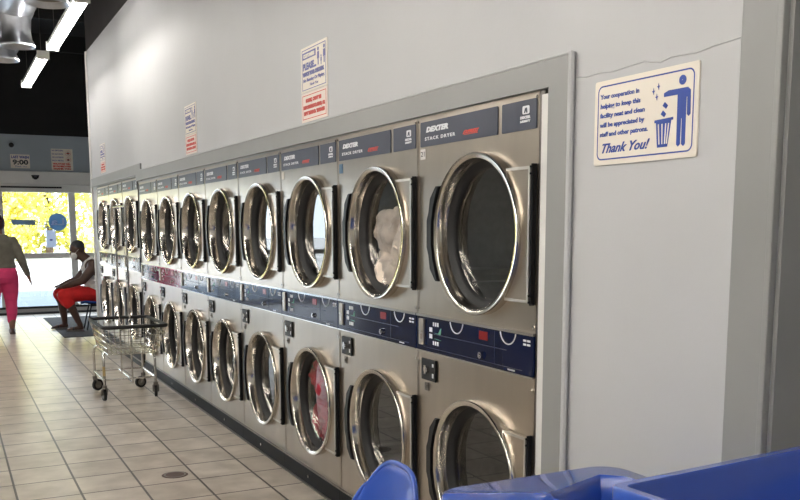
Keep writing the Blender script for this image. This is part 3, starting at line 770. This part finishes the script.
def duct():
    r = empty('air_duct', (-1.12, 10.0, 3.83))
    b = MB(); n = 60
    b.tube([(0, -5+.125*i, .27) for i in range(70)], [.235+(.005 if i % 3 == 0 else 0) for i in range(70)], 32)
    b.build('main_pipe', 'galv', r, True)
    for x, y in ((.10, -1.18), (.0, 1.0), (-.10, 1.95)):
        c = MB().lathe([(.165, .12), (.155, .0), (.150, -.10), (.158, -.17), (.185, -.225), (.190, -.24), (.186, -.255), (.170, -.25), (.135, -.20)], (x, y, 0), 'z', 32)
        c = c.build('outlet_collar', 'galv', r, 'auto')
        MB().lathe([(.140, -.205), (.09, -.19), (.001, -.185)], (x, y, 0), 'z', 28).build('outlet_damper', 'steel_dark', c)
        MB().box(x-.20, x-.17, y-.03, y+.03, -.02, .06, .004).build('collar_bracket', 'alu', c)
    for y in (-4, -1, 2): MB().tube([(x_, y, z_) for x_, z_ in [(.242*math.cos(R(a)), .27+.242*math.sin(R(a))) for a in range(180, 361, 15)]], .006, 6).cyl((.242, y, .27), (.242, y, 1.14), .004, n=6).cyl((-.242, y, .27), (-.242, y, 1.14), .004, n=6).build('strap_hanger', 'steel_dark', r)
    return tag(r, 'galvanised round air duct with flared outlets below the black ceiling', 'air duct')
duct()

# ============================================================ OPPOSITE ROW OF WASHERS (seen mirrored in the dryer doors)
def washer():
    r = empty('front_load_washer')
    b = MB(); hole_panel(b, -.36, .36, .10, 1.0, 0, .56, .24, 0)
    b.build('front_panel', 'washer', r)
    MB().box(-.80, -.002, -.36, -.355, 0, 1.20).box(-.80, -.002, .355, .36, 0, 1.20).box(-.80, 0, -.36, .36, 1.195, 1.20).box(-.8, 0, -.36, .36, 0, .10).build('cabinet', 'washer', r)
    MB().box(-.02, .006, -.355, .355, 1.0, 1.19, .004).build('control_panel', 'navy', r)
    d = MB().lathe([(.245, 0), (.27, .01), (.265, .05), (.22, .055), (.19, .02)], (0, 0, .56), 'x', 40).build('door', 'polish', r, 'auto')
    MB().lathe([(.001, .05), (.10, .045), (.195, .02)], (0, 0, .56), 'x', 32).build('door_glass', 'door_glass', d, True)
    MB().lathe([(.24, -.01), (.24, -.4), (.001, -.42)], (0, 0, .56), 'x', 24).build('drum', 'drum', r)
    return r
w0 = washer()
wl = ['opposite the dryer nearest the camera', 'opposite the dryer with white laundry', 'opposite the dryer with red laundry', 'fourth down the room', 'fifth down the room', 'sixth down the room', 'seventh down the room', 'eighth down the room', 'ninth down the room', 'last before the window end', ]
for i in range(10):
    o = w0 if i == 0 else copy_tree(w0); o.location = (-4.6, 2.0+.78*i, 0)
    tag(o, 'steel front loading washer of the facing row, '+wl[i], 'washer', 'front loading washers of the facing row')
struct('wall_bulkhead', MB().box(-5.62, -5.42, 1.4, 9.6, 0, 1.52, .01), 'trim')
bk = empty('laundry_basket', (-4.95, 3.9, 1.202))
b = MB()
for k in range(4):
    z = .03+.085*k; q = 1+z*.35
    b.tube([(x*q, y*q, z) for x, y in rrect(-.17, .17, -.22, .22, .06)], .012, 6, closed=True)
b.tube([(x*1.12, y*1.12, .345) for x, y in rrect(-.17, .17, -.22, .22, .06)], .018, 8, closed=True)
for x, y in rrect(-.17, .17, -.22, .22, .06, 3): b.tube([(x*1.0, y*1.0, .0), (x*1.12, y*1.12, .345)], .011, 6)
b.prism(rrect(-.17, .17, -.22, .22, .06), 0, .01, 'z')
b.build('basket_body', 'basket', bk, True)
tag(bk, 'tan plastic laundry basket on top of a washer, mirrored in the nearest dryer door', 'laundry basket')

# ============================================================ PEOPLE
def ell(b, c, rx, ry, rz, rot=None, u=18, v=12):
    q = bmesh.ops.create_uvsphere(b.bm, u_segments=u, v_segments=v, radius=1)
    for x in q['verts']:
        p = Vector((x.co.x*rx, x.co.y*ry, x.co.z*rz))
        if rot: p = rot@p
        x.co = p+Vector(c)
def limb(b, pts, n=14):
    """pts: (x,y,z,r) joints, overlapping tapered capsules"""
    for p, q in zip(pts, pts[1:]):
        b.cyl(p[:3], q[:3], p[3], q[3], n)
    for p in pts: b.sphere(p[:3], p[3], u=n, v=8)
def loft(b, rings, n=20):
    """rings: (x,y,z, half width x, half width y)"""
    R_ = []
    for i, (x, y, z, rx, ry) in enumerate(rings):
        R_.append([b.bm.verts.new((x+rx*math.cos(2*math.pi*k/n), y+ry*math.sin(2*math.pi*k/n), z)) for k in range(n)])
    for A, B_ in zip(R_, R_[1:]):
        for k in range(n): b.bm.faces.new((A[k], A[(k+1) % n], B_[(k+1) % n], B_[k]))
    b.bm.faces.new(R_[0][::-1]); b.bm.faces.new(R_[-1])
def fuse(b, name, m, parent, vox=.009, it=6):
    o = b.build(name, m, None, True)
    md = o.modifiers.new('r', 'REMESH'); md.mode = 'VOXEL'; md.voxel_size = vox
    sm = o.modifiers.new('s', 'SMOOTH'); sm.iterations = it; sm.factor = .5
    bpy.context.view_layer.update()
    me = bpy.data.meshes.new_from_object(o.evaluated_get(bpy.context.evaluated_depsgraph_get()))
    o.modifiers.clear(); old = o.data; o.data = me; me.name = name
    for p in me.polygons: p.use_smooth = True
    o.parent = parent
    return o
def hand(b, wrist, d, side, palm_n, curl=.5, s=1.0):
    """wrist point, direction of the fingers d, side = direction of the thumb, palm_n = palm normal"""
    w_ = Vector(wrist); d = Vector(d).normalized(); sd = Vector(side); sd = (sd-d*sd.dot(d)).normalized(); pn = Vector(palm_n); pn = (pn-d*pn.dot(d)-sd*pn.dot(sd)).normalized()
    rot = Matrix((sd, pn, d)).transposed()
    ell(b, w_+d*.05*s, .040*s, .017*s, .055*s, rot)
    for i, (o_, L) in enumerate(((.030, .072), (.011, .082), (-.009, .076), (-.028, .060))):
        p = w_+d*.085*s+sd*o_*s; r_ = .0088*s; dd = d.copy(); pts = [(*p, r_)]
        for j, f in enumerate((.45, .32, .23)):
            ang = curl*(.35+.45*j); dd2 = (d*math.cos(ang*(1))+pn*math.sin(ang)).normalized()
            p = p+dd2*L*s*f; pts.append((*p, r_*(1-.12*(j+1))))
        limb(b, pts, 8)
    p = w_+d*.02*s+sd*.028*s; q = p+(d*.55+sd*.75+pn*.25).normalized()*.042*s; t = q+(d*.9+sd*.25+pn*.35).normalized()*.034*s
    limb(b, [(*p, .012*s), (*q, .0098*s), (*t, .0085*s)], 8)
def head(b, c, f, tilt=0, s=1.0):
    """c head centre, f facing (horizontal unit), tilt = nod forward in radians"""
    f = Vector(f).normalized(); sd = Vector((0, 0, 1)).cross(f).normalized()
    q = Matrix.Rotation(tilt, 3, sd); F = q@f; U = q@Vector((0, 0, 1)); rot = Matrix((F, sd, U)).transposed(); c = Vector(c)
    def at(x, y, z): return c+rot@Vector((x*s, y*s, z*s))
    ell(b, at(-.012, 0, .025), .098*s, .077*s, .095*s, rot)
    ell(b, at(.018, 0, -.045), .070*s, .060*s, .078*s, rot)
    ell(b, at(.055, 0, -.088), .030*s, .032*s, .022*s, rot)          # chin
    b.cyl(at(.080, 0, .020), at(.104, 0, -.022), .009*s, .015*s, 10); ell(b, at(.098, 0, -.026), .016*s, .018*s, .012*s, rot)   # nose
    ell(b, at(.076, 0, .038), .022*s, .055*s, .012*s, rot)          # brow
    ell(b, at(.080, 0, -.055), .016*s, .026*s, .007*s, rot); ell(b, at(.077, 0, -.067), .015*s, .022*s, .008*s, rot)       # lips
    for k in (-1, 1):
        ell(b, at(-.006, k*.078, -.008), .020*s, .009*s, .032*s, rot)
        ell(b, at(.076, k*.030, .014), .012*s, .015*s, .010*s, rot)
    return at, rot
def eyes(at, rot, parent, s=1.0):
    e = MB()
    for k in (-1, 1): ell(e, at(.0845, k*.030, .014), .005*s, .010*s, .006*s, rot, 10, 6)
    e.build('eyes', 'ink_w', parent, True)
    e = MB()
    for k in (-1, 1): ell(e, at(.0885, k*.030, .014), .0025*s, .004*s, .004*s, rot, 8, 6)
    e.build('pupils', 'ink_k', parent, True)

def seated_man():
    r = empty('person', (.10, 14.95, .010)); O = Vector((.10, 14.95, .010))
    b = MB()
    P = lambda x, y, z, q: (x-O.x, y-O.y, z-O.z, q)
    hx, hz = .13, .555
    # torso leaning forward
    for (x, z, rx, ry) in ((.14, .56, .17, .20), (.15, .68, .185, .20), (.14, .80, .18, .205), (.115, .92, .17, .22), (.08, 1.02, .145, .22)):
        ell(b, (x-O.x, 0, z-O.z), rx, ry, .13)
    limb(b, [P(.07, 14.95, 1.06, .09), P(-.01, 14.95, 1.13, .08), P(-.07, 14.95, 1.19, .074)])
    at, rot = head(b, (-.115-O.x, 0, 1.26-O.z), (-1, 0, 0), .42, 1.2)
    for k, kn, an, el, wr in ((-1, (-.40, 14.76, .60), (-.155, 14.74, .105), (-.115, 14.70, .79), (-.36, 14.80, .70)),
                          (1, (-.42, 15.16, .60), (-.33, 15.20, .105), (-.13, 15.21, .78), (-.38, 15.10, .70))):
        limb(b, [P(.12, 14.95+k*.10, .56, .105), P(-.14, 14.95+k*.15, .585, .098), P(kn[0], kn[1], kn[2]-.03, .068)])
        limb(b, [P(kn[0], kn[1], kn[2]-.03, .074), P(kn[0]*.7+an[0]*.3+.03, kn[1]*.7+an[1]*.3, kn[2]*.7+an[2]*.3, .074), P(*an, .044)])
        # foot
        limb(b, [P(an[0]+.02, an[1], .06, .036), P(an[0]-.05, an[1], .055, .034), P(an[0]-.13, an[1], .045, .028)])
        ell(b, (an[0]-.155-O.x, an[1]-O.y, .040-O.z), .05, .042, .018)
        limb(b, [P(.085, 14.95+k*.21, 1.02, .095), P(.065, 14.95+k*.245, .98, .086), P(el[0]+.02, el[1], el[2], .062)])
        limb(b, [P(el[0]+.02, el[1], el[2], .062), P(el[0]*.6+wr[0]*.4, el[1]*.6+wr[1]*.4, el[2]*.6+wr[2]*.4, .055), P(*wr, .034)])
        hand(b, (wr[0]-O.x, wr[1]-O.y, wr[2]-O.z), (-.9, -k*.35, -.10), (0, -k, .4), (0, 0, -1), .9)
    body = fuse(b, 'body', 'skin', r, .008, 5)
    eyes(at, rot, body, 1.2)
    # vest
    b = MB()
    for (x, z, rx, ry) in ((.14, .60, .180, .21), (.15, .68, .197, .212), (.14, .80, .192, .217), (.118, .91, .182, .215), (.095, .98, .155, .185)):
        ell(b, (x-O.x, 0, z-O.z), rx, ry, .12)
    for k in (-1, 1): limb(b, [P(-.055, 14.95+k*.095, .96, .026), P(-.02, 14.95+k*.11, 1.07, .026), P(.075, 14.95+k*.12, 1.145, .028), P(.19, 14.95+k*.11, 1.05, .026)], 10)
    fuse(b, 'vest', 'white_cloth', body, .010, 4)
    # shorts
    b = MB(); ell(b, (.13-O.x, 0, .57-O.z), .175, .205, .125)
    for k, kn in ((-1, (-.40, 14.76, .57)), (1, (-.42, 15.16, .57))):
        limb(b, [P(.12, 14.95+k*.10, .56, .120), P(-.14, 14.95+k*.15, .58, .122), P(kn[0]+.03, kn[1], kn[2]-.005, .104)])
        limb(b, [P(kn[0]+.04, kn[1], kn[2]-.0, .100), P(kn[0]+.10, kn[1], kn[2]-.13, .090)])
    fuse(b, 'shorts', 'red', body, .010, 5)
    # mask over nose and mouth
    b = MB(); ell(b, at(.060, 0, -.045), .067, .072, .062, rot); mk = fuse(b, 'face_mask', 'white_cloth', body, .005, 3)
    b = MB()
    for k in (-1, 1): b.tube([at(.06, k*.058, -.02), at(.02, k*.079, -.004), at(-.015, k*.088, .012)], .002, 5)
    b.build('ear_loops', 'white_cloth', mk)
    # cropped hair cap
    b = MB(); ell(b, at(-.022, 0, .040), .113, .093, .104, rot); fuse(b, 'cropped_hair', 'ink_k', body, .006, 3)
    for an in ((-.155, 14.74), (-.33, 15.20)):
        s_ = MB().prism([(x*1.0+an[0]-O.x, y+an[1]-O.y) for x, y in rrect(-.215, .065, -.048, .048, .044)], .002, .022, 'z', .004).build('sandal', 'sandal', r)
        MB().tube([(an[0]-.11-O.x, an[1]-.047-O.y, .02), (an[0]-.10-O.x, an[1]-.03-O.y, .065), (an[0]-.10-O.x, an[1]+.03-O.y, .065), (an[0]-.11-O.x, an[1]+.047-O.y, .02)], .010, 8).build('sandal_strap', 'ink_k', s_, True)
    return tag(r, 'seated person in white vest, red shorts and face mask leaning forward near the doors', 'person')
seated_man()

def walking_woman():
    x0, y0 = -1.235, 15.0
    r = empty('person', (x0, y0, 0)); r.scale = (1.16, 1.14, 1); b = MB()
    loft(b, [(0, 0, .82, .17, .13), (0, -.01, .92, .195, .145), (0, 0, 1.02, .175, .125), (0, 0, 1.12, .150, .110), (0, 0, 1.25, .165, .115), (0, 0, 1.38, .185, .105), (0, 0, 1.46, .15, .085), (0, .0, 1.50, .08, .06)])
    limb(b, [(0, 0, 1.44, .06), (0, .012, 1.54, .052), (0, .02, 1.60, .055)])
    at, rot = head(b, (0, .03, 1.675), (0, 1, 0), .1)
    # legs mid stride: right leg planted behind, left forward
    for k, kn, an in ((1, (.105, .02, .49), (.095, -.06, .085)), (-1, (-.10, .14, .50), (-.10, .26, .10))):
        limb(b, [(k*.095, 0, .88, .105), (k*.10, .01, .70, .092), (*kn, .062)])
        limb(b, [(*kn, .060), (kn[0], (kn[1]+an[1])/2-.015, .33, .057), (*an, .036)])
        limb(b, [(an[0], an[1]-.01, .05, .034), (an[0]+.01*k, an[1]+.08, .045, .030), (an[0]+.015*k, an[1]+.15, .035, .026)])
    for k, el, wr in ((1, (.265, -.03, 1.10), (.345, .02, .84)), (-1, (-.26, .02, 1.10), (-.30, .12, .86))):
        limb(b, [(k*.165, 0, 1.42, .055), (k*.20, -.01, 1.33, .052), (*el, .040)])
        limb(b, [(*el, .040), ((el[0]+wr[0])/2, (el[1]+wr[1])/2, (el[2]+wr[2])/2, .037), (*wr, .024)])
        hand(b, wr, (k*.28, .12, -1), (0, 1, 0), (-k, 0, 0), .5, .95)
    body = fuse(b, 'body', 'skin2', r, .008, 5)
    eyes(at, rot, body)
    b = MB()
    loft(b, [(0, 0, .99, .185, .135), (0, 0, 1.02, .196, .145), (0, 0, 1.10, .175, .128), (0, 0, 1.25, .180, .130), (0, 0, 1.38, .195, .118), (0, 0, 1.46, .158, .095), (0, .0, 1.515, .080, .068)])
    for k, el, wr in ((1, (.265, -.03, 1.10), (.345, .02, .84)), (-1, (-.26, .02, 1.10), (-.30, .12, .86))):
        limb(b, [(k*.160, 0, 1.42, .066), (k*.20, -.01, 1.33, .064), (*el, .056), (el[0]*.25+wr[0]*.75, el[1]*.25+wr[1]*.75, el[2]*.25+wr[2]*.75, .040)])
    fuse(b, 'sweatshirt', 'olive', body, .010, 5)
    b = MB()
    loft(b, [(0, -.01, .78, .185, .15), (0, -.015, .86, .208, .165), (0, -.01, .94, .205, .155), (0, 0, 1.03, .178, .130)])
    for k, kn, an in ((1, (.105, .02, .49), (.095, -.06, .085)), (-1, (-.10, .14, .50), (-.10, .26, .10))):
        limb(b, [(k*.098, -.01, .86, .118), (k*.105, .0, .68, .106), (kn[0], kn[1], kn[2], .078), (kn[0], (kn[1]+an[1])/2-.015, .33, .070), (an[0]*.9+kn[0]*.1, an[1]*.75+kn[1]*.25, .19, .052)])
    fuse(b, 'trousers', 'pink', body, .010, 5)
    b = MB(); ell(b, at(-.018, 0, .032), .104, .089, .098, rot); ell(b, at(-.058, 0, -.03), .062, .078, .085, rot); ell(b, at(-.075, 0, .085), .05, .055, .045, rot)
    fuse(b, 'hair', 'hair', body, .008, 3)
    for an in ((.095, -.06), (-.10, .26)):
        z = .0 if an[0] > 0 else .015
        b = MB(); ell(b, (an[0], an[1]+.03, .045+z), .043, .125, .045); b.box(an[0]-.040, an[0]+.040, an[1]-.085, an[1]+.15, .0+z, .024+z, .010)
        fuse(b, 'shoe', 'shoe', body, .006, 3)
    return tag(r, 'person in olive sweatshirt and pink trousers walking away toward the glass doors', 'person')
walking_woman()

# ============================================================ OUTSIDE: autumn trees across the lot
def tree(x, y, h, rad, seed, m, label):
    rnd = random.Random(seed); r = empty('autumn_tree', (x, y, -.12))
    t = MB(); t.tube([(0, 0, 0), (.1, 0, h*.25), (-.05, .1, h*.5), (0, 0, h*.8)], [.22, .18, .12, .05], 10)
    for i in range(7):
        a = rnd.uniform(0, 6.28); z = h*rnd.uniform(.22, .6)
        t.tube([(0, 0, z), (math.cos(a)*rad*.4, math.sin(a)*rad*.4, z+h*.12), (math.cos(a)*rad*.8, math.sin(a)*rad*.8, z+h*.2)], [.08, .05, .02], 6)
    t.build('trunk', 'bark', r, 'auto')
    bm = bmesh.new(); cl = []
    for i in range(46):
        a = rnd.uniform(0, 6.28); q = rnd.uniform(0, 1)**.5*rad; z = rnd.uniform(.06, 1)
        k = math.sin(min(1, z*1.15+.25)*math.pi*.75)**.5
        cl.append((q*k*math.cos(a), q*k*math.sin(a), h*z, rnd.uniform(.6, 1.2)))
    for c in cl:
        for j in range(95):
            d = Vector((rnd.gauss(0, 1), rnd.gauss(0, 1), rnd.gauss(0, 1))).normalized()*c[3]*rnd.uniform(.6, 1)
            p = Vector(c[:3])+d; 
            if p.z < .15: p.z = rnd.uniform(.15, .6)
            s_ = rnd.uniform(.10, .21)
            u = Vector((rnd.gauss(0, 1), rnd.gauss(0, 1), rnd.gauss(0, 1))).normalized(); v = u.orthogonal().normalized()
            vs = [bm.verts.new(p+u*s_*a_+v*s_*b_*.7) for a_, b_ in ((-1, 0), (0, -1), (1, 0), (0, 1))]
            bm.faces.new(vs)
    me = bpy.data.meshes.new('foliage'); bm.to_mesh(me); bm.free(); me.materials.append(M[m])
    o = bpy.data.objects.new('foliage', me); col.objects.link(o); o.parent = r
    return tag(r, label, 'tree', 'autumn trees outside the doors')
T = [(.2, 50, 7.5, 2.6, 'leaf_y', 'yellow leaved tree outside, seen left of the round window logo'),
     (3.6, 58, 8.0, 2.7, 'leaf_g', 'yellow green tree outside, seen through the round window logo'),
     (7.2, 51, 8.0, 2.8, 'leaf_y', 'yellow tree outside the right hand pane beside the dryers'),
     (10.8, 59, 7.5, 2.7, 'leaf_g', 'yellow green tree outside hidden mostly by the dryer wall'),
     (-3.2, 58, 7.2, 2.6, 'leaf_g', 'yellow green tree outside behind the walking person'),
     (-7.0, 51, 7.8, 2.8, 'leaf_y', 'yellow tree outside beyond the left of the frame'),
     (-10.8, 59, 7.5, 2.7, 'leaf_g', 'outermost yellow green tree outside on the left')]
for i, (x, y, h, rad, m_, lb) in enumerate(T): tree(x, y, h, rad, 20+i, m_, lb)
